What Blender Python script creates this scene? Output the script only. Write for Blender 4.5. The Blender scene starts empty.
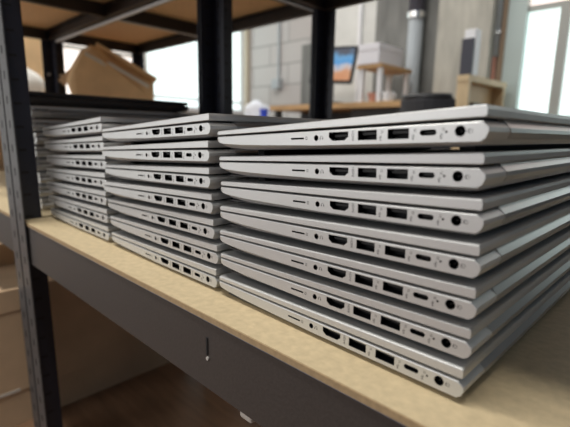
import bpy, bmesh, math, random
from mathutils import Vector, Matrix
random.seed(4)
sc = bpy.context.scene
COL = sc.collection
PI = math.pi

# ------------------------------------------------------------------ materials
def mat(name, col, rough=0.5, metal=0.0, noise=0.0, nscale=30.0, bump=0.0, emit=None, estr=0.0, spec=0.5, stretch=None):
    m = bpy.data.materials.new(name); m.use_nodes = True
    nt = m.node_tree; b = nt.nodes['Principled BSDF']
    b.inputs['Base Color'].default_value = (*col, 1)
    b.inputs['Roughness'].default_value = rough
    b.inputs['Metallic'].default_value = metal
    b.inputs['Specular IOR Level'].default_value = spec
    if emit:
        b.inputs['Emission Color'].default_value = (*emit, 1)
        b.inputs['Emission Strength'].default_value = estr
    if noise or bump:
        tc = nt.nodes.new('ShaderNodeTexCoord')
        mp = nt.nodes.new('ShaderNodeMapping')
        if stretch: mp.inputs['Scale'].default_value = stretch
        nt.links.new(tc.outputs['Object'], mp.inputs['Vector'])
        n = nt.nodes.new('ShaderNodeTexNoise'); n.inputs['Scale'].default_value = nscale
        n.inputs['Detail'].default_value = 6
        nt.links.new(mp.outputs['Vector'], n.inputs['Vector'])
        if noise:
            r = nt.nodes.new('ShaderNodeValToRGB')
            r.color_ramp.elements[0].position = 0.3; r.color_ramp.elements[1].position = 0.7
            r.color_ramp.elements[0].color = (*[max(0, c * (1 - noise)) for c in col], 1)
            r.color_ramp.elements[1].color = (*[min(1, c * (1 + noise)) for c in col], 1)
            nt.links.new(n.outputs['Fac'], r.inputs['Fac'])
            nt.links.new(r.outputs['Color'], b.inputs['Base Color'])
        if bump:
            bp = nt.nodes.new('ShaderNodeBump'); bp.inputs['Strength'].default_value = bump
            bp.inputs['Distance'].default_value = 0.001
            nt.links.new(n.outputs['Fac'], bp.inputs['Height'])
            nt.links.new(bp.outputs['Normal'], b.inputs['Normal'])
    return m

M = {}
M['alu'] = mat('laptop_aluminium', (0.64, 0.638, 0.63), 0.40, 0.5, 0.03, 900, 0.0)
M['hinge'] = mat('hinge_cover_aluminium', (0.50, 0.50, 0.50), 0.32, 0.75)
M['under'] = mat('underside_dark_grey', (0.06, 0.06, 0.062), 0.6)
M['dark'] = mat('port_black', (0.007, 0.007, 0.008), 0.6, spec=0.2)
M['tongue'] = mat('port_tongue', (0.010, 0.010, 0.011), 0.55)
M['rubber'] = mat('rubber', (0.02, 0.02, 0.02), 0.8)
M['ink'] = mat('grey_print', (0.07, 0.07, 0.07), 0.6)
M['led'] = mat('led_window', (0.25, 0.25, 0.25), 0.4)
M['blacklap'] = mat('black_laptop_shell', (0.045, 0.042, 0.043), 0.45, 0.0)
M['navy'] = mat('navy_black_powder_coat', (0.014, 0.015, 0.027), 0.45, 0.0, 0.15, 300, 0.1)
M['beam'] = mat('brown_black_powder_coat', (0.050, 0.042, 0.039), 0.5, 0.0, 0.12, 400, 0.15)
M['postlit'] = mat('lit_grey_flange', (0.10, 0.10, 0.105), 0.42, 0.25, 0.2, 200)  # front post flange, its lit tone put into the colour
M['fold'] = mat('blue_fold_highlight', (0.09, 0.095, 0.13), 0.35, 0.3)  # bluish highlight of the beam top put into the colour
M['slot'] = mat('slot_dark', (0.008, 0.008, 0.009), 0.7)
M['palelip'] = mat('pale_grey_lip', (0.78, 0.78, 0.80), 0.4, 0.15)  # pale grey, lighter than the beams it runs along
M['bolt'] = mat('bolt_zinc', (0.7, 0.7, 0.7), 0.3, 0.9)
M['mdf'] = mat('fibreboard', (0.58, 0.46, 0.28), 0.62, 0.0, 0.10, 140, 0.12)
M['chip'] = mat('chipboard_underside', (0.88, 0.62, 0.38), 0.7, 0.0, 0.10, 120)
M['mdfedge'] = mat('fibreboard_edge', (0.44, 0.31, 0.17), 0.75, 0.0, 0.12, 250)
M['carton'] = mat('brown_cardboard', (0.60, 0.43, 0.275), 0.8, 0.0, 0.10, 14)
M['carton2'] = mat('tan_cardboard', (0.80, 0.55, 0.30), 0.75, 0.0, 0.12, 10)
M['tape'] = mat('clear_tape', (0.75, 0.70, 0.62), 0.25)
M['paper'] = mat('white_paper', (0.85, 0.82, 0.76), 0.7)
M['floor'] = mat('brown_floor', (0.27, 0.155, 0.09), 0.5, 0.0, 0.25, 9, 0.1, stretch=(1, 6, 1))
M['pale'] = mat('pale_plaster', (0.66, 0.66, 0.63), 0.8, 0.0, 0.08, 6)
M['conc'] = mat('grey_concrete', (0.19, 0.19, 0.18), 0.85, 0.0, 0.3, 5, 0.3, stretch=(3, 3, 0.6))
M['conclight'] = mat('light_concrete', (0.50, 0.48, 0.42), 0.85, 0.0, 0.2, 7, 0.3, stretch=(3, 3, 0.6))
M['pipe'] = mat('grey_pipe', (0.42, 0.45, 0.47), 0.55, 0.0)
M['pipedark'] = mat('dark_pipe_sleeve', (0.10, 0.10, 0.13), 0.5)
M['steel'] = mat('bright_steel', (0.85, 0.85, 0.85), 0.2, 1.0)
M['teal'] = mat('pale_teal_paint', (0.62, 0.72, 0.69), 0.5)
M['brownpaint'] = mat('brown_paint', (0.33, 0.23, 0.15), 0.6)
M['mull'] = mat('grey_beige_frame', (0.50, 0.50, 0.46), 0.5)
M['pane'] = mat('window_daylight', (0.8, 0.9, 0.9), 0.3, emit=(0.85, 1.0, 0.975), estr=1.12)
M['paneright'] = mat('right_window_daylight', (0.8, 0.9, 0.9), 0.3, emit=(0.86, 1.0, 0.97), estr=1.12)
M['panewarm'] = mat('window_daylight_warm', (0.9, 0.85, 0.8), 0.3, emit=(1.0, 0.92, 0.86), estr=1.05)
M['panepink'] = mat('window_daylight_pink', (0.9, 0.8, 0.75), 0.3, emit=(1.0, 0.84, 0.78), estr=0.95)
M['oak'] = mat('desk_wood', (0.55, 0.34, 0.16), 0.45, 0.0, 0.15, 6, stretch=(1, 10, 1))
M['birch'] = mat('birch_wood', (0.66, 0.50, 0.30), 0.55, 0.0, 0.12, 8, stretch=(1, 8, 1))
M['white'] = mat('white_plastic', (0.82, 0.82, 0.84), 0.45)
M['whitebox'] = mat('white_card', (0.80, 0.79, 0.83), 0.7)
M['black'] = mat('black_plastic', (0.02, 0.02, 0.022), 0.4)
M['blackmesh'] = mat('black_chair_mesh', (0.035, 0.035, 0.04), 0.7)
M['blue'] = mat('blue_plastic', (0.03, 0.07, 0.55), 0.4)
M['clip'] = mat('pale_plastic', (0.62, 0.58, 0.53), 0.5)
M['bag'] = mat('translucent_plastic', (0.80, 0.82, 0.88), 0.35)
M['folder'] = mat('dark_folder', (0.05, 0.05, 0.07), 0.5)
M['pinkish'] = mat('terracotta', (0.62, 0.30, 0.22), 0.6)
M['reveal'] = mat('brown_reveal', (0.50, 0.42, 0.32), 0.8)

# block wall
m = mat('grey_blockwork', (0.6, 0.58, 0.55), 0.85); nt = m.node_tree
tc = nt.nodes.new('ShaderNodeTexCoord'); mp = nt.nodes.new('ShaderNodeMapping')
mp.inputs['Rotation'].default_value = (PI / 2, 0, 0)
bk = nt.nodes.new('ShaderNodeTexBrick')
bk.inputs['Color1'].default_value = (0.56, 0.54, 0.525, 1); bk.inputs['Color2'].default_value = (0.50, 0.46, 0.44, 1)
bk.inputs['Mortar'].default_value = (0.34, 0.32, 0.31, 1)
bk.inputs['Scale'].default_value = 1.0; bk.inputs['Mortar Size'].default_value = 0.008
bk.inputs['Brick Width'].default_value = 0.52; bk.inputs['Row Height'].default_value = 0.20
mp.inputs['Location'].default_value = (0.12, 0.03, 0.0)
nt.links.new(tc.outputs['Object'], mp.inputs['Vector']); nt.links.new(mp.outputs['Vector'], bk.inputs['Vector'])
nt.links.new(bk.outputs['Color'], nt.nodes['Principled BSDF'].inputs['Base Color'])
M['block'] = m

# screen picture: blue above, orange below
m = mat('screen_picture', (0.02, 0.02, 0.02), 0.3); nt = m.node_tree; b = nt.nodes['Principled BSDF']
tc = nt.nodes.new('ShaderNodeTexCoord'); sx = nt.nodes.new('ShaderNodeSeparateXYZ')
nz = nt.nodes.new('ShaderNodeTexNoise'); nz.inputs['Scale'].default_value = 14
ad = nt.nodes.new('ShaderNodeMath'); ad.operation = 'MULTIPLY_ADD'; ad.inputs[1].default_value = 0.12
rp = nt.nodes.new('ShaderNodeValToRGB'); cr = rp.color_ramp
cr.elements[0].position = 0.0; cr.elements[0].color = (0.75, 0.25, 0.10, 1)
cr.elements[1].position = 0.265; cr.elements[1].color = (0.12, 0.13, 0.17, 1)
for p, c in ((0.13, (0.85, 0.42, 0.22, 1)), (0.155, (0.75, 0.72, 0.74, 1)), (0.18, (0.12, 0.42, 0.85, 1)), (0.235, (0.2, 0.5, 0.85, 1))):
    e = cr.elements.new(p); e.color = c
nt.links.new(tc.outputs['Object'], sx.inputs[0]); nt.links.new(tc.outputs['Object'], nz.inputs['Vector'])
nt.links.new(nz.outputs['Fac'], ad.inputs[0]); nt.links.new(sx.outputs['Z'], ad.inputs[2])
nt.links.new(ad.outputs[0], rp.inputs['Fac'])
nt.links.new(rp.outputs['Color'], b.inputs['Emission Color']); b.inputs['Emission Strength'].default_value = 0.7
M['screen'] = m

# ------------------------------------------------------------------ mesh helpers
class MB:
    def __init__(s): s.bm = bmesh.new(); s.mats = []
    def mi(s, m):
        if m is None: return 0
        if m not in s.mats: s.mats.append(m)
        return s.mats.index(m)
    def face(s, vs, k):
        try: f = s.bm.faces.new(vs); f.material_index = k; return f
        except ValueError: return None
    def box(s, x0, x1, y0, y1, z0, z1, m=None, mx=None):
        k = s.mi(m)
        v = [s.bm.verts.new(Vector(p) if mx is None else mx @ Vector(p)) for p in
             [(x0,y0,z0),(x1,y0,z0),(x1,y1,z0),(x0,y1,z0),(x0,y0,z1),(x1,y0,z1),(x1,y1,z1),(x0,y1,z1)]]
        for q in ((0,3,2,1),(4,5,6,7),(0,1,5,4),(1,2,6,5),(2,3,7,6),(3,0,4,7)): s.face([v[i] for i in q], k)
    def loft(s, rings, m=None, caps=True):
        k = s.mi(m); rv = [[s.bm.verts.new(p) for p in r] for r in rings]; n = len(rv[0])
        for a, b in zip(rv, rv[1:]):
            for i in range(n): s.face([a[i], a[(i+1)%n], b[(i+1)%n], b[i]], k)
        if caps: s.face(rv[0][::-1], k); s.face(rv[-1], k)
    def tube(s, pts, r, n=10, m=None):
        rings = []
        for i, p in enumerate(pts):
            p = Vector(p); a = Vector(pts[max(0, i-1)]); b = Vector(pts[min(len(pts)-1, i+1)])
            d = (b - a).normalized(); u = d.orthogonal().normalized()
            if rings:
                u = (pu - d * pu.dot(d)).normalized()
            w = d.cross(u); pu = u
            rr = r[i] if isinstance(r, (list, tuple)) else r
            rings.append([p + (u * math.cos(2*PI*j/n) + w * math.sin(2*PI*j/n)) * rr for j in range(n)])
        s.loft(rings, m)
    def obj(s, name, m, parent=None, bevel=0.0, smooth=False, seg=2):
        bm = s.bm
        bmesh.ops.recalc_face_normals(bm, faces=bm.faces[:])
        if bevel:
            es = [e for e in bm.edges if len(e.link_faces) == 2 and e.calc_face_angle(0) > 0.6]
            bmesh.ops.bevel(bm, geom=es, offset=bevel, segments=seg, affect='EDGES', profile=0.5)
        me = bpy.data.meshes.new(name); bm.to_mesh(me); bm.free()
        for mm in (s.mats if s.mats and m is None else [m] + [q for q in s.mats if q is not None and q != m]):
            if mm is not None: me.materials.append(mm)
        if smooth:
            for p in me.polygons: p.use_smooth = True
        o = bpy.data.objects.new(name, me); COL.objects.link(o)
        if parent is not None: o.parent = parent
        return o

def tag(o, label=None, cat=None, group=None, kind=None):
    if label: o['label'] = label
    if cat: o['category'] = cat
    if group: o['group'] = group
    if kind: o['kind'] = kind
    return o
def thing(name, label, cat, loc=(0,0,0), rot=(0,0,0), group=None):
    o = bpy.data.objects.new(name, None); o.empty_display_size = 0.05; COL.objects.link(o)
    o.location = loc; o.rotation_euler = rot
    return tag(o, label, cat, group)
def dup(root, label, group=None):
    r = root.copy(); COL.objects.link(r); r['label'] = label
    if group: r['group'] = group
    for ch in list(root.children):
        c = ch.copy(); COL.objects.link(c); c.parent = r
        for g in list(ch.children):
            d = g.copy(); COL.objects.link(d); d.parent = c
    return r
def boxobj(name, b, m, parent=None, bevel=0.0):
    q = MB(); q.box(*b); return q.obj(name, m, parent, bevel)

# ------------------------------------------------------------------ the laptop (right side faces -y, hinge faces +x)
W, L = 0.2355, 0.360
mm_ = 0.001
def interp(tab, d):
    for (a, va), (b, vb) in zip(tab, tab[1:]):
        if d <= b: return va + (vb - va) * (d - a) / (b - a)
    return tab[-1][1]
ZF = [(0, 3.5), (115, 3.5), (131, 3.9), (170, 4.7), (200, 5.6), (222, 6.9), (230, 8.0), (236, 9.6)]
ZI = [(0, 1.5), (190, 1.5), (205, 2.0), (222, 3.6), (230, 5.6), (236, 9.0)]
DS = [10, 30, 60, 90, 115, 131, 150, 170, 186, 200, 212, 222, 229, 233.5]
def front_x(t, r=5.0):
    return -235.5 + (r - math.sqrt(max(0, r*r - (r-t)**2)) if t < r else 0)
def base_ring(y, t, ztrim=0.0):
    u = min(1, t / 5.5); fx = front_x(t)
    top = lambda d: 14.05 - 0.75 * d / 235.5 - ztrim
    zb = lambda d: interp(ZF, d) + (interp(ZI, d) - interp(ZF, d)) * u
    P = [(-1.8, top(0)), (1.4, 10.8), (1.6, 8.4), (0.2 - .6*u, 5.4 - .8*u), (-2.4 - 1.5*u, zb(0))]
    for d in DS:
        P.append((max(-d, fx + 0.8), zb(d)))
    P.append((fx + 0.3, interp(ZF, 236) + (interp(ZI, 236) - interp(ZF, 236)) * u + 0.3))
    P.append((fx, 11.2)); P.append((fx + 0.3, top(235) - 0.4)); P.append((fx + 1.0, top(235)))
    return [Vector((x*mm_, y*mm_, z*mm_)) for x, z in P]
def base_mesh():
    q = MB(); ts = [(0, 0, .75), (.35, .35, .3), (1.0, 1.0, 0), (2.2, 2.2, 0), (3.6, 3.6, 0), (5.5, 5.5, 0)]
    rings = [base_ring(y, t, z) for y, t, z in ts] + [base_ring(360 - y, t, z) for y, t, z in ts[::-1]]
    q.loft(rings); return q
def lid_ring(y, t, e):
    fx = front_x(t) - 0.2
    tz = lambda x: 22.3 + 4.1 * x / 235.5
    P = [(-0.6, 15.85 + e*.6), (0.3, 16.6), (0.5, 19.9), (-0.1, tz(0) - 0.25 - e*.8), (-1.4, tz(-1.8) - e)]
    for d in (40, 100, 160, 215): P.append((-d, tz(-d) - e))
    P += [(fx + 2.0, tz(fx) - e - .1), (fx + 0.6, tz(fx) - 0.8 - e*.6), (fx, 16.0), (fx + .4, 14.55 + e*.5)]
    return [Vector((x*mm_, y*mm_, z*mm_)) for x, z in P]
def lid_mesh():
    q = MB(); ts = [(0, 0, .75), (.25, .25, .35), (.8, .8, .1), (1.6, 1.6, 0), (3.4, 3.4, 0), (5.5, 5.5, 0)]
    rings = [lid_ring(y, t, e) for y, t, e in ts] + [lid_ring(360 - y, t, e) for y, t, e in ts[::-1]]
    q.loft(rings); return q

def stadium(cx, cz, w, h, r=None, n=6):
    r = min(w, h)/2 if r is None else r
    pts = []
    for sx, sz, a0 in ((1, 1, 0), (-1, 1, 90), (-1, -1, 180), (1, -1, 270)):
        for i in range(n + 1):
            a = math.radians(a0 + 90*i/n)
            pts.append((cx + sx*(w/2 - r) + r*math.cos(a), cz + sz*(h/2 - r) + r*math.sin(a)))
    out = []
    for p in pts:
        if not out or (abs(p[0]-out[-1][0]) + abs(p[1]-out[-1][1])) > 1e-5: out.append(p)
    if (abs(out[0][0]-out[-1][0]) + abs(out[0][1]-out[-1][1])) < 1e-5: out.pop()
    return out
def circle(cx, cz, r, n=20): return [(cx + r*math.cos(2*PI*i/n), cz + r*math.sin(2*PI*i/n)) for i in range(n)]
HD = [(-103.6, 12.0), (-87.2, 12.0), (-87.2, 8.6), (-90.2, 6.3), (-100.6, 6.3), (-103.6, 8.6)]
PORTS = [   # name, outline, depth
    ('memory_card_slot', stadium(-133.4, 8.7, 13.2, 1.35, .3, 2), 5, 'slot'),
    ('headphone_jack', circle(-115.1, 8.6, 2.05), 6, 'round'),
    ('hdmi_port', HD, 6, 'hdmi'),
    ('usb_port', stadium(-72.4, 9.1, 14.4, 6.1, .25, 2), 7, 'usb'),
    ('usb_port', stadium(-50.4, 9.1, 14.4, 6.1, .25, 2), 7, 'usb'),
    ('usb_type_c_port', stadium(-31.4, 9.15, 10.0, 3.3), 5, 'usbc'),
    ('power_jack', circle(-13.1, 9.2, 3.0, 24), 7, 'power')]
def prism_y(q, out, y0, y1, m=None, s=1.0, caps=True):
    cx = sum(p[0] for p in out)/len(out); cz = sum(p[1] for p in out)/len(out)
    R = [[Vector(((cx + (x-cx)*s)*mm_, y*mm_, (cz + (z-cz)*s)*mm_)) for x, z in out] for y in (y0, y1)]
    q.loft(R, m, caps)

def make_laptop():
    root = thing('laptop', 'x', 'laptop')
    b = base_mesh().obj('base', M['alu'], root)
    cut = MB()
    for n, out, dep, k in PORTS: prism_y(cut, out, -2, dep)
    co = cut.obj('cutter', M['dark'])
    md = b.modifiers.new('b', 'BOOLEAN'); md.object = co; md.operation = 'DIFFERENCE'; md.solver = 'EXACT'
    bpy.context.view_layer.update()
    dg = bpy.context.evaluated_depsgraph_get()
    nm = bpy.data.meshes.new_from_object(b.evaluated_get(dg))
    b.modifiers.clear(); b.data = nm; nm.name = 'base'
    bpy.data.objects.remove(co)
    lid_mesh().obj('lid', M['alu'], root)
    # black filler painting the shade in the gap between lid and base
    q = MB()
    q.loft([[Vector((x*mm_, y*mm_, z*mm_)) for x, z in ((-5, 14.0), (-5, 15.9), (-232, 14.7), (-232, 13.2))] for y in (9, 351)])
    q.obj('gap_shade', M['rubber'], root)
    q = MB(); q.box(-226*mm_, -8*mm_, 6*mm_, 354*mm_, .9*mm_, 1.62*mm_); q.obj('bottom_cover', M['under'], root)
    # hinge cover along the back
    q = MB()
    prof = [(-5, 15.8), (-2.0, 15.7), (-1.2, 14.2), (1.7, 10.8), (1.9, 8.3), (.4, 5.2), (-2.2, 3.3), (-5, 3.3)]
    R = []
    for y, ins, sl in ((30, 0, 0), (330, 0, 0)):
        R.append([Vector((x*mm_, (y + (15.5 - z)*.28*(1 if y < 100 else -1))*mm_, z*mm_)) for x, z in prof])
    q.loft(R); q.obj('hinge_cover', M['hinge'], root)
    # ports: dark liners and their tongues
    for n, out, dep, k in PORTS:
        q = MB(); cx = sum(p[0] for p in out)/len(out); cz = sum(p[1] for p in out)/len(out)
        ro = [[Vector(((cx + (x-cx)*.985)*mm_, y*mm_, (cz + (z-cz)*.985)*mm_)) for x, z in out] for y in (.1, dep - .15)]
        q.loft(ro, None, False); q.face([q.bm.verts[i] if False else v for i, v in enumerate(list(q.bm.verts)[len(out):])], 0)
        p = q.obj(n, M['dark'], root)
        t = MB()
        if k == 'usb':
            t.box((cx-5.6)*mm_, (cx+5.6)*mm_, 3.0*mm_, (dep-.2)*mm_, (cz+.2)*mm_, (cz+1.9)*mm_); t.obj('tongue', M['tongue'], p)
        elif k == 'hdmi':
            t.box((cx-5.4)*mm_, (cx+5.4)*mm_, 3.2*mm_, (dep-.2)*mm_, (cz-.1)*mm_, (cz+1.2)*mm_); t.obj('tongue', M['tongue'], p)
        elif k == 'usbc':
            t.box((cx-3.0)*mm_, (cx+3.0)*mm_, 2.2*mm_, (dep-.2)*mm_, (cz-.35)*mm_, (cz+.35)*mm_); t.obj('tongue', M['tongue'], p)
        elif k == 'power':
            t.tube([(cx*mm_, 1.2*mm_, cz*mm_), (cx*mm_, (dep-.2)*mm_, cz*mm_)], .45*mm_, 8); t.obj('pin', M['tongue'], p)
    q = MB(); prism_y(q, circle(-20.7, 9.1, .72, 10), -.06, .3); q.obj('charge_light', M['dark'], root)
    # tiny grey printing beside each port
    def sym(draw):
        q = MB()
        def st(x0, x1, z0, z1): q.box(x0*mm_, x1*mm_, -.05*mm_, .05*mm_, z0*mm_, z1*mm_)
        def ring(cx, cz, ro, ri, a0=0, a1=360, n=14):
            for i in range(n):
                A = math.radians(a0 + (a1-a0)*i/n); B = math.radians(a0 + (a1-a0)*(i+1)/n)
                pr = [(cx+ro*math.cos(A), cz+ro*math.sin(A)), (cx+ro*math.cos(B), cz+ro*math.sin(B)), (cx+ri*math.cos(B), cz+ri*math.sin(B)), (cx+ri*math.cos(A), cz+ri*math.sin(A))]
                prism_y(q, pr, -.05, .05)
        draw(st, ring, q); q.obj('port_symbol', M['ink'], root)
    def card(st, ring, q):
        st(-125.2, -123.6, 7.6, 7.9); st(-125.2, -123.6, 9.5, 9.8); st(-125.2, -124.9, 7.6, 9.8); st(-123.9, -123.6, 7.6, 9.8)
    def headset(st, ring, q):
        ring(-110.3, 8.7, 1.25, .95, -30, 210, 10); st(-111.7, -111.0, 7.4, 8.6); st(-109.6, -108.9, 7.4, 8.6)
    def bus(cx):
        def f(st, ring, q):
            st(cx-.12, cx+.12, 6.0, 8.6); st(cx-.75, cx-.5, 6.9, 7.7); st(cx+.5, cx+.75, 7.3, 8.2)
            st(cx-.75, cx+.1, 6.7, 6.95); st(cx-.1, cx+.75, 7.1, 7.35); ring(cx, 5.8, .5, 0.05, n=8)
        return f
    def plug(st, ring, q):
        ring(-7.6, 9.1, 1.15, .85, n=14); st(-9.0, -8.55, 8.0, 10.2)
    for f in (card, headset, bus(-62.6), bus(-40.6), bus(-23.6), plug): sym(f)
    for body, size, cx, cz in (('HDMI', 2.6, -84.4, 9.1), ('SS', 2.0, -62.1, 10.6), ('SS', 2.0, -40.1, 10.6), ('SS', 2.0, -23.1, 10.6)):
        tx = bpy.data.curves.new('t', 'FONT'); tx.body = body; tx.size = size*mm_; tx.align_x = 'CENTER'; tx.extrude = .05*mm_
        to = bpy.data.objects.new('t', tx); COL.objects.link(to)
        bpy.context.view_layer.update()
        tm = bpy.data.meshes.new_from_object(to.evaluated_get(bpy.context.evaluated_depsgraph_get()))
        tm.transform(Matrix.Translation((cx*mm_, 0, cz*mm_)) @ Matrix.Rotation(PI/2, 4, 'Y') @ Matrix.Rotation(PI/2, 4, 'X'))
        q = MB(); q.bm.from_mesh(tm); bpy.data.objects.remove(to); bpy.data.meshes.remove(tm)
        q.obj('port_lettering', M['ink'], root)
    return root
def foot_mesh(dz_r, dz_f):
    out = []
    for x0, x1, dz in ((-24, -14, dz_r), (-206, -198, dz_f)):
        q = MB(); q.box(x0*mm_, x1*mm_, 25*mm_, 335*mm_, -dz*mm_, 2.0*mm_); out.append(q)
    return out
laptop0 = make_laptop()
FT = [q.obj('rubber_foot', M['rubber'], laptop0) for q in foot_mesh(2.1, 3.6)]     # stacked
SH = [q.obj('rubber_foot', M['rubber']) for q in foot_mesh(-.02, -.02)]            # bottom one
SHM = [o.data for o in SH]
for o in SH: bpy.data.objects.remove(o)

P, PF = 0.0245, 0.0225
DT = math.atan((P - PF) / 0.234)
ORD = ['topmost', 'second from top', 'third from top', 'fourth from top', 'third from bottom', 'second from bottom', 'bottom one']
used = [False]
def place(x, y, a, k, label, group):
    if not used[0]:
        o = laptop0; used[0] = True; o['label'] = label; o['group'] = group
    else: o = dup(laptop0, label, group)
    o.location = (x, y, k * P); o.rotation_euler = (0, -k * DT, a)
    if k == 0:
        fs = [c for c in o.children if c.name.startswith('rubber_foot')]
        fs.sort(key=lambda c: -c.data.vertices[0].co.x)
        for c, me in zip(fs, SHM): c.data = me
    return o
J = [[(-.0013,-.0011,-.0028),(-.0014,.0013,.0001),(.0003,.0004,-.0048),(.0016,-.0009,-.0014),(.0015,-.0001,.004),(.0007,.0009,.0027),(-.0009,-.0006,.0002)],
     [(-.001,-.001,-.001),(-.0014,-.0024,-.001),(-.0017,-.0017,-.009),(-.0011,.0002,.014),(-.0001,.001,-.0006),(.0037,.0021,.0018),(.0016,.0019,-.0042)],
     [(-.0002,-.0007,-.0005),(-.0001,.0002,-.0018),(.0004,.0019,.0012),(.0001,-.0001,.0005),(-.0001,-.0007,.0039),(.0001,-.0004,.002),(-.0002,-.0002,-.0054)]]
ST = [((.0076, .032, -.0211), 'nearest stack', 'laptops in the nearest stack'),
      ((-.2347, .0358, -.0053), 'middle stack', 'laptops in the middle stack'),
      ((-.4794, .0415, .0002), 'stack beside the front post', 'laptops in the stack beside the front post')]
TXT = ['silver closed laptop, %s of the nearest, largest stack',
       'silver closed laptop, %s of the middle stack',
       'silver closed laptop, %s of the small stack beside the front post']
for s in range(3):
    (sx_, sy_, sa_), nm, grp = ST[s]
    # the lowest laptops must go first only for tidy names
    for i in range(7):
        jx, jy, ja = J[s][i]
        place(sx_ + jx, sy_ + jy, sa_ + ja, 6 - i, TXT[s] % ORD[i], grp)
ORD8 = ['topmost silver one', 'second silver one', 'third silver one', 'fourth silver one', 'fifth silver one', 'third silver one from bottom', 'second silver one from bottom', 'bottom one']
for i in range(8):
    jx = random.uniform(-.003, .003); jy = random.uniform(-.002, .002); ja = random.uniform(-.008, .008)
    place(-.792 + jx, .052 + jy, ja, 7 - i, 'silver laptop behind the front post, %s in the stack' % ORD8[i], 'silver laptops behind the front post')
# the black laptop lying on that stack
bl = dup(laptop0, 'wide black laptop on top of the stack behind the front post')
bl['group'] = ''; del bl['group']
bl.name = 'laptop'
bl.location = (-.787, .018, 8 * P); bl.rotation_euler = (0, -8 * DT, 0.0)
for c in bl.children:
    if c.name.split('.')[0] in ('base', 'lid', 'hinge_cover'):
        c.data = c.data.copy(); c.data.materials.clear(); c.data.materials.append(M['blacklap'])
        c['label'] = 'black ' + c.name.split('.')[0].replace('_', ' ')

# ------------------------------------------------------------------ racks
FLOOR = -0.44; TOP = 1.15; UP = 0.4766; UPT = .524
def post(parent, x, y, sx, sy, front_mat, bolts=None, zs=(FLOOR, TOP)):
    """L-shaped upright: corner at (x, y); flanges run sx along x and sy along y."""
    w = 0.037; t = 0.002; q = MB()
    def b(x0, x1, y0, y1, z0, z1, m): q.box(min(x0,x1), max(x0,x1), min(y0,y1), max(y0,y1), z0, z1, m)
    b(x, x + sx*w, y, y + sy*t, zs[0], zs[1], front_mat)
    b(x, x + sx*t, y + sy*t, y + sy*w, zs[0], zs[1], M['navy'])
    z = zs[0] + .03
    while z < zs[1] - .03:      # key slots, dark, in both flanges
        b(x + sx*w*.42, x + sx*w*.58, y - sy*.0002, y + sy*(t + .0002), z, z + .012, M['slot'])
        b(x - sx*.0002, x + sx*(t + .0003), y + sy*w*.35, y + sy*w*.65, z, z + .004, M['slot'])
        z += .0375
    return q.obj('post', None, parent)
def beam_x(parent, x0, x1, y, sy, zb, h=.065, lip=None, m='beam', name='beam'):
    """front or rear beam: plate with folded lips"""
    q = MB(); t = .0016
    ya, yb = sorted((y, y + sy*t)); q.box(x0, x1, ya, yb, zb, zb + h)
    ya, yb = sorted((y + sy*t, y + sy*.018)); q.box(x0, x1, ya, yb, zb, zb + t)
    q.box(x0, x1, ya, yb, zb + h - .012, zb + h - .012 + t)
    o = q.obj(name, M[m], parent)
    if zb < 0 and sy > 0:     # thin bead painting the bluish highlight along the lower front beams
        q = MB(); q.tube([(x0, y + .0002, zb + h - .001), (x1, y + .0002, zb + h - .001)], .0011, 8)
        q.obj('top_fold_highlight', M['fold'], o)
    if lip:
        q = MB(); q.tube([(x0, y + sy*.001, zb - .002), (x1, y + sy*.001, zb - .002)], .0055, 8)
        q.obj('beam_lip', M['palelip'], o)
    return o
def beam_y(parent, x, sx, y0, y1, zb, h=.065, lip=None, name='side_beam'):
    q = MB(); t = .0016
    xa, xb = sorted((x, x + sx*t)); q.box(xa, xb, y0, y1, zb, zb + h)
    xa, xb = sorted((x + sx*t, x + sx*.018)); q.box(xa, xb, y0, y1, zb, zb + t)
    o = q.obj(name, M['beam'], parent)
    if lip:
        q = MB(); q.tube([(x + sx*.001, y0, zb - .001), (x + sx*.001, y1, zb - .001)], .003, 8)
        q.obj('beam_lip', M['palelip'], o)
    return o
def board(parent, x0, x1, y0, y1, zt, th=.010, name='shelf_board', m='mdf'):
    q = MB(); q.box(x0, x1, y0, y1, zt - th, zt)
    o = q.obj(name, M[m], parent)
    if m == 'mdf':
        q = MB(); q.box(x0, x1, y0 - .0006, y0, zt - th, zt - .0006); q.obj('board_edge', M['mdfedge'], o)
    return o
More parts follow.
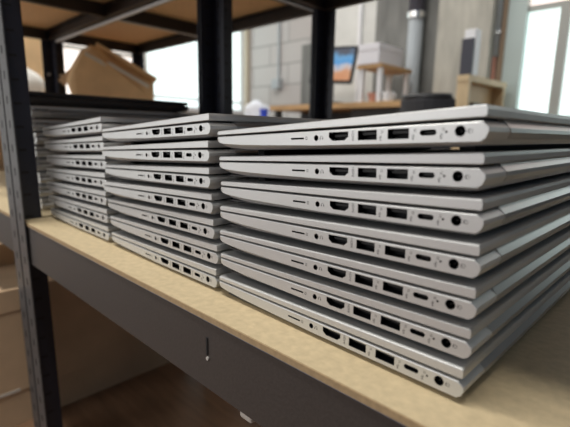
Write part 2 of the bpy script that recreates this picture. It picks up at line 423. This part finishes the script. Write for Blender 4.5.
def rack(label, x0, x1, y0, y1, lower=True, upper=True, mid=True, lips=(), frontm='navy', skip=(), lean=0.0, bolts=()):
    r = thing('storage_rack', label, 'shelf rack', (0, 0, 0))
    for k, (x, y, sx_, sy_, m_) in enumerate(((x0, y0, 1, 1, frontm), (x1, y0, -1, 1, frontm), (x0, y1, 1, -1, 'navy'), (x1, y1, -1, -1, 'navy'))):
        if k in skip: continue
        p = post(r, x, y, sx_, sy_, M[m_])
        if lean and k < 2:      # the old uprights lean out a little at the top
            p.matrix_local = Matrix.Translation((0, 0, -.2)) @ Matrix.Rotation(lean, 4, 'X') @ Matrix.Translation((0, 0, .2))
        if k in bolts:
            q = MB(); q.tube([(x + .002, y + sy_*.02, .355), (x + .008, y + sy_*.02, .355)], .006, 8); q.obj('bolt', M['bolt'], p)
    e = .003
    for on, zt in ((lower, 0.0), (upper, UPT)):
        if not on: continue
        zb = zt - .07 if zt == 0 else UP
        hh = .065 if zt == 0 else .046
        up = zt > 0
        beam_x(r, x0 + e, x1 - e, y0 + .0035, 1, zb, hh, lip=up and 'front' in lips)
        beam_x(r, x0 + e, x1 - e, y1 - .0035, -1, zb, hh)
        beam_y(r, x0 + .003, 1, y0 + .02, y1 - .02, zb, hh, lip=up and 'left' in lips)
        beam_y(r, x1 - .003, -1, y0 + .02, y1 - .02, zb, hh, lip=up and 'right' in lips)
        if mid: beam_y(r, (x0 + x1)/2, 1, y0 + .006, y1 - .006, zb, hh, lip=up and 'mid' in lips, name='support_bar')
        board(r, x0 + .0035, x1 - .0035, y0 + .003, y1 - .003, zt, .0055 if zt == 0 else .008, m='mdf' if zt == 0 else 'chip')
    return r
XS = -.727
RA = rack('black bolted shelf rack in the foreground carrying the three port-side laptop stacks', XS, .245, -.003, .409, frontm='postlit', lean=.010)
RL = rack('black bolted shelf rack left of the front post, cartons on the floor beneath it', -1.74, XS - .008, -.003, .409, frontm='postlit', lean=.010, bolts=(2,))
RB = rack('black bolted shelf rack standing behind, with a chipboard roof above the torn carton', -1.74, -.712, .412, .765, lips=('front', 'mid', 'right'), bolts=(0, 2))
RC = rack('black bolted shelf rack behind the nearest laptop stack, only its rear beam showing', -.703, .27, .412, .765, skip=(0,))
# foreground beam: key slot, rivet and the pale clip under it
q = MB(); q.box(-.1975, -.1952, -.0003, .0012, -.0375, -.0215); s_ = q.obj('key_slot', M['slot'], RA)
q = MB(); prism_y(q, circle(-195.6, -40.5, 1.6, 14), -.7, .8); q.obj('rivet', M['clip'], RA)
q = MB(); q.box(-.158, -.143, .004, .016, -.0795, -.0703); q.obj('bar_clip', M['clip'], RA, .002)

# ------------------------------------------------------------------ cartons
def carton(name, label, x0, x1, y0, y1, z0, z1, m, open_top=False, group=None, seam=True):
    t = thing(name, label, 'cardboard box', ((x0+x1)/2, (y0+y1)/2, z0), group=group)
    hx, hy, h = (x1-x0)/2, (y1-y0)/2, z1 - z0; th = .004
    q = MB(); q.box(-hx, hx, -hy, hy, 0, th)
    q.box(-hx, hx, -hy, -hy+th, th, h); q.box(-hx, hx, hy-th, hy, th, h)
    q.box(-hx, -hx+th, -hy+th, hy-th, th, h); q.box(hx-th, hx, -hy+th, hy-th, th, h)
    q.obj('box_body', M[m], t)
    return t, hx, hy, h
t, hx, hy, h = carton('cardboard_box', 'shallow brown carton on the floor under the left rack, another carton on it', -1.22, -.832, -.13, .39, FLOOR, -.3685, 'carton')
q = MB(); q.box(-hx, hx, -hy, hy, h - .0005, h + .0015); q.obj('box_lid', M['carton'], t)
t, hx, hy, h = carton('cardboard_box', 'large brown carton resting on the shallow carton under the left rack', -1.22, -.829, -.135, .385, -.366, -.152, 'carton')
q = MB(); q.box(hx, hx + .002, -hy, hy, h - .044, h - .001); q.obj('folded_flap', M['carton'], t)
q = MB(); q.box(hx, hx + .0008, -hy + .06, -hy + .13, -.0, .006); q.obj('tape', M['tape'], t)
q = MB(); q.box(-hx + .005, hx - .005, -hy + .005, hy - .005, h - .06, h - .058); q.obj('inner_flap', M['carton'], t)

# torn carton in the rear rack: stands on a plain carton, leaning
t, hx, hy, h = carton('cardboard_box', 'plain brown carton on the rear rack under the torn taped carton', -1.73, -1.49, .43, .74, .0, .235, 'carton')
q = MB(); q.box(-hx, hx, -hy, hy, h - .002, h); q.obj('box_lid', M['carton'], t)
t = thing('cardboard_box', 'torn tan carton with white tape strips, tilted, in front of the left window', 'cardboard box', (-1.615, .575, .2355), (0, 0, math.radians(66)))
q = MB()
sil = [(-.13, .0), (.13, .0), (.155, .04), (.155, .105), (.07, .163), (0, .19), (-.035, .218), (-.065, .224), (-.10, .203), (-.14, .14), (-.155, .09)]
wob = lambda x: .012*math.sin(x*26)
R = []
for y, s_ in ((-.055, .93), (-.045, 1.0), (.055, 1.0), (.065, .93)):
    R.append([Vector((x*s_, y + wob(x), z*s_ if z > .01 else z)) for x, z in sil])
q.loft(R); q.obj('box_body', M['carton2'], t, .005)
def strip(parent, name, p0, p1, w, y, m, th=.003):
    d = (Vector((p1[0], p1[1])) - Vector((p0[0], p0[1]))).normalized(); n = Vector((-d.y, d.x)) * w/2
    q = MB(); pts = [(p0[0]+n.x, p0[1]+n.y), (p1[0]+n.x, p1[1]+n.y), (p1[0]-n.x, p1[1]-n.y), (p0[0]-n.x, p0[1]-n.y)]
    q.loft([[Vector((a, y + dy + wob(a), b)) for a, b in pts] for dy in (0, th)]); return q.obj(name, M[m], parent)
strip(t, 'tape_strip', (-.01, .165), (.135, .085), .011, -.0595, 'paper')
strip(t, 'tape_strip', (-.085, .19), (-.015, .155), .012, -.0595, 'tape')
strip(t, 'top_flap', (-.045, .226), (.165, .112), .012, -.07, 'carton2', .11)
strip(t, 'torn_flap', (-.13, .13), (-.175, .085), .03, -.03, 'carton', .006)
# far-left carton and white bag
t, hx, hy, h = carton('cardboard_box', 'tall brown carton beyond the left racks, behind the dark rack post', -2.62, -2.30, .40, .58, FLOOR, .60, 'carton2')
q = MB(); q.box(-hx, hx, -hy, hy, h - .003, h); q.obj('box_lid', M['carton2'], t)
def blob(name, label, cat, loc, rx, ry, rz, m, seed, amp=.12):
    bm = bmesh.new(); bmesh.ops.create_icosphere(bm, subdivisions=3, radius=1)
    rd = random.Random(seed); ph = [(Vector((rd.uniform(-1,1), rd.uniform(-1,1), rd.uniform(-1,1))) * 6, rd.uniform(0, 6)) for _ in range(6)]
    for v in bm.verts:
        f = 1 + amp * sum(math.sin(v.co.dot(a) + p) for a, p in ph) / 2.4
        v.co = Vector((v.co.x*rx*f, v.co.y*ry*f, max(-.92, v.co.z*f)*rz))
    me = bpy.data.meshes.new(name); bm.to_mesh(me); bm.free(); me.materials.append(M[m])
    for p in me.polygons: p.use_smooth = True
    o = bpy.data.objects.new(name, me); COL.objects.link(o); o.location = loc
    return tag(o, label, cat)
t, hx, hy, h = carton('cardboard_box', 'low brown carton beyond the left racks holding the crumpled white bag', -2.10, -1.76, .20, .60, FLOOR, .225, 'carton')
q = MB(); q.box(-hx, hx, -hy, hy, h - .003, h); q.obj('box_lid', M['carton'], t)
blob('plastic_bag', 'crumpled white plastic bag seen between the two left posts', 'bag', (-1.95, .36, .225 + .92*.09), .075, .07, .09, 'paper', 3)

# ------------------------------------------------------------------ the room
def S(o): o['kind'] = 'structure'; return o
S(boxobj('floor', (-3.8, 2.2, -3.2, 3.2, FLOOR - .05, FLOOR), M['floor']))
CE = 2.3
# left wall with two windows
XL = -3.6
q = MB()
WIN = [(.25, 1.765, .30, 1.7), (1.82, 3.0, .365, 1.7)]
q.box(XL - .2, XL, -3.2, WIN[0][0], FLOOR, CE); q.box(XL - .2, XL, WIN[0][1], WIN[1][0], FLOOR, CE)
q.box(XL - .2, XL, WIN[1][1], 3.2, FLOOR, CE)
for a, b, c, d in WIN:
    q.box(XL - .2, XL, a, b, FLOOR, c); q.box(XL - .2, XL, a, b, d, CE)
S(q.obj('wall_left', M['pale']))
def window_x(n, a, b, c, d, pane, bars=(), bar_m='mull', rails=()):
    r = thing('window_%d' % n, None, None); r['kind'] = 'structure'
    q = MB(); f = .03
    q.box(XL-.12, XL-.07, a, b, c, c+f); q.box(XL-.12, XL-.07, a, b, d-f, d); q.box(XL-.12, XL-.07, a, a+f, c+f, d-f); q.box(XL-.12, XL-.07, b-f, b, c+f, d-f)
    for y in bars: q.box(XL-.12, XL-.06, y-.012, y+.012, c+f, d-f)
    for z in rails: q.box(XL-.12, XL-.06, a+f, b-f, z-.012, z+.012)
    q.obj('window_frame', M[bar_m], r)
    boxobj('pane', (XL-.10, XL-.09, a+f, b-f, c+f, d-f), M[pane], r)
    boxobj('window_sill', (XL-.07, XL+.04, a, b, c-.02, c+.012), M['white'], r)
    return r
window_x(1, *WIN[0], 'panewarm', (1.10, 1.50), 'mull', (.80,))
window_x(2, *WIN[1], 'pane', (2.42,), 'white', (.47,))
# back wall: blockwork, then the nearer concrete wall with the right window
S(boxobj('wall_back', (XL, -1.9, 3.0, 3.2, FLOOR, CE), M['block']))
S(boxobj('trim_1', (XL, XL + .05, 2.96, 3.0, FLOOR, CE), M['reveal']))
S(boxobj('trim_2', (-2.74, -2.63, 2.93, 3.0, FLOOR, .96), M['conc']))
YB = 2.5
S(boxobj('wall_back_plaster', (-2.02, -1.665, YB, 3.0, FLOOR, CE), M['pale']))
WX0, WX1, WZ0, WZ1 = -.795, .75, .20, 1.55
q = MB(); q.box(-1.665, WX0, YB, 2.7, FLOOR, CE); q.box(WX1, 2.2, YB, 2.7, FLOOR, CE)
q.box(WX0, WX1, YB, 2.7, FLOOR, WZ0); q.box(WX0, WX1, YB, 2.7, WZ1, CE)
S(q.obj('wall_back_concrete', M['conc']))
S(boxobj('trim_3', (-1.155, -.845, YB - .12, YB, FLOOR, CE), M['conclight']))     # pilaster
S(boxobj('trim_4', (-1.80, -1.775, YB - .02, YB, FLOOR, CE), M['white']))
S(boxobj('trim_5', (-.825, -.795, YB - .03, YB, FLOOR, CE), M['brownpaint']))
w3 = thing('window_3', None, None); w3['kind'] = 'structure'
q = MB(); q.box(WX0, WX0 + .095, YB - .02, YB + .06, WZ0, WZ1); q.box(WX1 - .09, WX1, YB - .02, YB + .06, WZ0, WZ1)
q.box(WX0 + .095, WX1 - .09, YB - .02, YB + .06, WZ0, WZ0 + .07); q.box(WX0 + .095, WX1 - .09, YB - .02, YB + .06, WZ1 - .07, WZ1)
q.obj('window_frame', M['teal'], w3)
q = MB(); q.box(WX0 + .095, WX1 - .09, YB - .0, YB + .05, .826, .852)
q.box(-.545, -.497, YB - .0, YB + .05, WZ0 + .07, .826); q.box(.05, .10, YB, YB + .05, WZ0 + .07, .826)
q.obj('mullion', M['mull'], w3)
boxobj('pane', (WX0 + .095, WX1 - .09, YB + .03, YB + .035, WZ0 + .07, .826), M['paneright'], w3)
boxobj('pane', (WX0 + .095, WX1 - .09, YB + .03, YB + .035, .852, WZ1 - .07), M['panepink'], w3)

# pipes and the switch on the walls
t = thing('conduit', 'thin grey conduit running down the blockwork wall into a switch box', 'pipe')
q = MB(); q.tube([(-3.10, 2.985, .66), (-3.10, 2.985, CE - .1)], .014, 10); q.obj('tube', M['pipe'], t)
q = MB(); q.box(-3.15, -3.05, 2.93, 2.999, .585, .685); q.obj('switch_box', M['pipe'], t, .008)
t = thing('drain_pipe', 'grey vertical pipe with dark upper sleeve and steel collar on the concrete wall', 'pipe')
q = MB(); q.tube([(-1.335, YB - .05, FLOOR), (-1.335, YB - .05, .88)], .046, 16); q.obj('tube', M['pipe'], t, smooth=True)
q = MB(); q.tube([(-1.335, YB - .05, .915), (-1.335, YB - .05, CE - .05)], .05, 16); q.obj('sleeve', M['pipedark'], t, smooth=True)
q = MB(); q.tube([(-1.335, YB - .05, .88), (-1.335, YB - .05, .915)], .056, 16); q.obj('collar', M['steel'], t)
t = thing('heating_pipe', 'slim pale pipe rising between the concrete pilaster and the right window', 'pipe')
q = MB(); q.tube([(-.838, YB - .04, .60), (-.838, YB - .04, CE - .05)], .019, 12); q.obj('tube', M['pipe'], t, smooth=True)
q = MB(); q.tube([(-.838, YB - .04, FLOOR), (-.838, YB - .04, .60)], .012, 12); q.obj('lower_tube', M['pinkish'], t, smooth=True)
q = MB(); q.box(-.862, -.814, YB - .062, YB, .72, .735); q.obj('pipe_clamp', M['steel'], t)

# ------------------------------------------------------------------ furniture at the back
DZ = .342
t = thing('desk', 'wooden topped desk by the concrete wall behind the racks', 'desk', (-1.72, 2.18, FLOOR))
h = DZ - FLOOR
q = MB(); q.box(-.48, .60, -.18, .19, h - .035, h); q.obj('desk_top', M['oak'], t, .003)
for sx_ in (-.43, .55):
    for sy_ in (-.14, .15):
        q = MB(); q.box(sx_ - .02, sx_ + .02, sy_ - .02, sy_ + .02, 0, h - .035); q.obj('leg', M['black'], t)
q = MB(); q.box(-.41, .53, .135, .15, h - .35, h - .035); q.obj('modesty_panel', M['black'], t)
q = MB(); q.box(.20, .53, -.13, .13, h - .20, h - .036); q.obj('drawer_unit', M['black'], t)
t = thing('desk_riser', 'small wooden riser shelf with white legs standing on the desk', 'shelf', (-1.38, 2.19, DZ))
q = MB(); q.box(-.085, .085, -.18, .18, .192, .214); q.obj('riser_top', M['oak'], t, .002)
for sx_ in (-.06, .065):
    for sy_ in (-.155, .155):
        q = MB(); q.box(sx_ - .013, sx_ + .013, sy_ - .013, sy_ + .013, 0, .192); q.obj('leg', M['white'], t)
t = thing('white_box', 'plain white lidded box on the wooden desk riser', 'box', (-1.385, 2.14, DZ + .2142))
q = MB(); q.box(-.066, .072, -.135, .135, 0, .075); q.obj('box_body', M['whitebox'], t)
q = MB(); q.box(-.069, .075, -.138, .138, .075, .112); q.obj('box_lid', M['whitebox'], t, .003)
t = thing('monitor', 'small dark framed screen showing a blue and orange picture, on the desk', 'monitor', (-1.705, 2.05, DZ), (0, 0, .12))
tilt = Matrix.Translation((0, 0, .132)) @ Matrix.Rotation(math.radians(-12), 4, 'X') @ Matrix.Rotation(math.radians(4), 4, 'Y')
q = MB(); q.box(-.16, .16, 0, .018, 0, .235, None, tilt); q.obj('screen_frame', M['black'], t)
q = MB(); q.box(-.145, .145, -.002, .001, .018, .220); so = q.obj('screen', M['screen'], t); so.matrix_local = tilt
q = MB(); q.box(-.015, .015, .02, .04, .01, .16); q.obj('stand', M['black'], t)
q = MB(); q.box(-.09, .09, -.05, .09, 0, .01); q.obj('stand_foot', M['black'], t)
# mug, pot and cable clutter on the desk
t = thing('mug', 'white mug standing on the desk below the riser', 'mug', (-1.265, 2.05, DZ))
q = MB(); q.tube([(0,0,0), (0,0,.004), (0,0,.055)], [.024, .028, .031], 18); q.obj('cup', M['white'], t, smooth=False)
q = MB(); q.tube([(.029, 0, .045), (.045, 0, .042), (.048, 0, .025), (.028, 0, .014)], .004, 8); q.obj('handle', M['white'], t)
t = thing('pot', 'small terracotta pot on the desk under the wooden riser', 'pot', (-1.375, 2.06, DZ))
q = MB(); q.tube([(0,0,0), (0,0,.045)], [.020, .028], 16); q.obj('pot_body', M['pinkish'], t)
q = MB(); q.tube([(0,0,.045), (0,0,.054)], [.031, .031], 16); q.obj('rim', M['pinkish'], t)
# black office chair
t = thing('office_chair', 'black office chair in front of the desk, only its curved back showing', 'chair', (-.795, 1.58, FLOOR), (0, 0, .25))
q = MB(); pts = []
for i in range(13):
    a = math.radians(-62 + 124*i/12); pts.append((.108*math.sin(a), -.08*math.cos(a) + .06, .76))
rings = [[Vector((p[0], p[1], .752 + dz)) + Vector((p[0], p[1], 0)).normalized()*dr for dz, dr in ((-.22, .0), (-.012, .0), (0, .010), (-.01, .022), (-.22, .02))] for p in pts]
q.loft(rings); q.obj('backrest', M['blackmesh'], t)
q = MB(); q.tube([(p[0], p[1], .755) for p in pts], .015, 8); q.obj('top_rail', M['black'], t, smooth=True)
q = MB(); q.box(-.17, .17, -.02, .28, .44, .50); q.obj('seat', M['blackmesh'], t, .02)
q = MB(); q.tube([(0, .0, .46), (0, -.04, .56)], .02, 8); q.obj('back_bracket', M['black'], t)
q = MB(); q.tube([(0, .12, .09), (0, .12, .44)], .025, 10); q.obj('gas_column', M['black'], t)
for k in range(5):
    a = 2*PI*k/5; q = MB(); q.tube([(0, .12, .09), (.20*math.cos(a), .12 + .20*math.sin(a), .05)], [.022, .015], 8)
    lg = q.obj('leg', M['black'], t)
    q = MB(); ex, ey = .20*math.cos(a), .12 + .20*math.sin(a); q.tube([(ex - .012, ey, .025), (ex + .012, ey, .025)], .025, 12); q.obj('caster', M['black'], lg)
# shallow birch bookcase by the window
ang = math.atan2(.998, .06)
t = thing('bookcase', 'shallow light wood bookcase between the concrete pilaster and the right window', 'bookcase', (-.765, 1.95, FLOOR), (0, 0, ang))
H = .885; D = .06; LN = .45
q = MB(); q.box(-.005, LN + .005, 0, D, H - .03, H); q.obj('top', M['birch'], t)
for x in (0, LN - .03):
    q = MB(); q.box(x, x + .022, 0, D, 0, H - .03); q.obj('side_panel', M['birch'], t)
q = MB(); q.box(.022, LN - .03, D - .006, D, 0, H - .03); q.obj('back_panel', M['oak'], t)
for z in (.08, .35, .62):
    q = MB(); q.box(.022, LN - .03, 0, D - .006, z, z + .018); q.obj('shelf', M['birch'], t)
tag(boxobj('storage_case', (0, 0, 0, 0, 0, 0) if False else (-.09, .09, -.024, .024, 0, .12), M['black'], None, .004), 'dark case inside the light wood bookcase', 'case')
cs = bpy.data.objects['storage_case']
e = Vector((math.cos(ang), math.sin(ang), 0)); nrm = Vector((-math.sin(ang), math.cos(ang), 0))
cs.location = Vector((-.765, 1.95, FLOOR + .6382)) + e*.17 + nrm*.027; cs.rotation_euler = (0, 0, ang)
def standing(name, label, cat, s, w, hgt, m, spine=None):
    t = thing(name, label, cat, Vector((-.765, 1.95, FLOOR + H)) + e*s + nrm*.032, (0, 0, ang))
    q = MB(); q.box(-w/2, w/2, -.028, .028, 0, hgt); q.obj('cover', M[m], t, .003)
    q = MB(); q.box(-w/2 + .004, w/2 - .004, -.025, .0285, hgt - .004, hgt + .001); q.obj('pages', M['paper'], t)
    return t
standing('folder', 'thin dark folder standing against the white binder on the bookcase', 'folder', .020, .020, .170, 'folder')
standing('binder', 'tall white binder standing upright on the light wood bookcase', 'binder', .064, .060, .215, 'white')
# left of the middle post: cabinet, blue tub and pale bag
t = thing('side_cabinet', 'low pale cabinet under the blockwork wall, blue tub on top', 'cabinet', (-2.47, 2.25, FLOOR))
q = MB(); q.box(-.30, .22, -.18, .18, 0, .68); q.obj('cabinet_body', M['white'], t, .004)
q = MB(); q.box(-.295, -.045, -.196, -.181, .02, .66); d_ = q.obj('door', M['white'], t)
q = MB(); q.box(-.075, -.062, -.208, -.197, .40, .50); q.obj('handle', M['steel'], d_)
q = MB(); q.box(-.035, .215, -.196, -.181, .02, .66); d_ = q.obj('door', M['white'], t)
q = MB(); q.box(-.02, -.007, -.208, -.197, .40, .50); q.obj('handle', M['steel'], d_)
t = thing('tub', 'small bright blue lidded tub on the pale cabinet', 'tub', (-2.40, 2.13, FLOOR + .6802))
q = MB(); q.tube([(0,0,0), (0,0,.08)], [.026, .030], 16); q.obj('tub_body', M['blue'], t)
q = MB(); q.tube([(0,0,.08), (0,0,.092)], [.033, .033], 16); q.obj('tub_lid', M['blue'], t)
blob('plastic_bag', 'pale bluish crumpled plastic bag lying on the cabinet left of the blue tub', 'bag', (-2.56, 2.2, FLOOR + .68 + .92*.085), .13, .09, .085, 'bag', 7)

# ------------------------------------------------------------------ camera
cp = (0.0869, -0.2006, 0.1529); yaw, pitch, roll, fpx = 0.7652, 0.1867, 0.0183, 427.05
cy, sy = math.cos(yaw), math.sin(yaw)
fw = Vector((-sy*math.cos(pitch), cy*math.cos(pitch), -math.sin(pitch)))
r0 = Vector((cy, sy, 0)); u0 = r0.cross(fw)
rr = r0*math.cos(roll) + u0*math.sin(roll); uu = -r0*math.sin(roll) + u0*math.cos(roll)
cam = bpy.data.cameras.new('camera'); co = bpy.data.objects.new('camera', cam); COL.objects.link(co)
mw = Matrix((rr, uu, -fw)).transposed().to_4x4(); mw.translation = cp
co.matrix_world = mw
cam.sensor_width = 36; cam.lens = 36 * fpx / 570; cam.clip_start = .01
cam.dof.use_dof = True; cam.dof.focus_distance = .36; cam.dof.aperture_fstop = 6.2
sc.camera = co

# ------------------------------------------------------------------ light
def area(name, loc, target, sx_, sy_, power, col):
    l = bpy.data.lights.new(name, 'AREA'); l.shape = 'RECTANGLE'; l.size = sx_; l.size_y = sy_; l.energy = power; l.color = col
    o = bpy.data.objects.new(name, l); COL.objects.link(o); o.location = loc
    o.rotation_euler = (Vector(target) - Vector(loc)).to_track_quat('-Z', 'Y').to_euler(); return o
area('overhead_light', (-.6, -.31, 2.2), (-.6, -.29, 0), 2.0, .12, 46, (1.0, .97, .91))
area('overhead_light', (-1.6, -2.2, 2.2), (-.6, 0, .1), 2.0, .4, 12, (1.0, .96, .91))
area('overhead_light', (-2.2, 1.5, 2.2), (-2.2, 1.5, 0), 1.8, .5, 28, (1.0, .97, .92))  # unseen light added to brighten the back of the room
area('front_fill', (-2.0, -3.0, .75), (-.4, 0, .1), 2.2, 1.1, 30, (1.0, .99, .975))  # unseen soft fill added to brighten the laptop sides facing the aisle
area('left_fill', (-3.55, -1.5, .2), (-1.2, .4, .45), 2.4, 1.1, 13, (.95, 1.0, 1.0))  # unseen fill added by the solid left wall for undersides and posts
w = bpy.data.worlds.new('world'); sc.world = w; w.use_nodes = True
w.node_tree.nodes['Background'].inputs[0].default_value = (.65, .82, 1.0, 1)
w.node_tree.nodes['Background'].inputs[1].default_value = .15
sc.view_settings.view_transform = 'Standard'; sc.view_settings.look = 'None'
sc.view_settings.exposure = 0.0; sc.view_settings.gamma = 1.0; sc.view_settings.use_curve_mapping = False
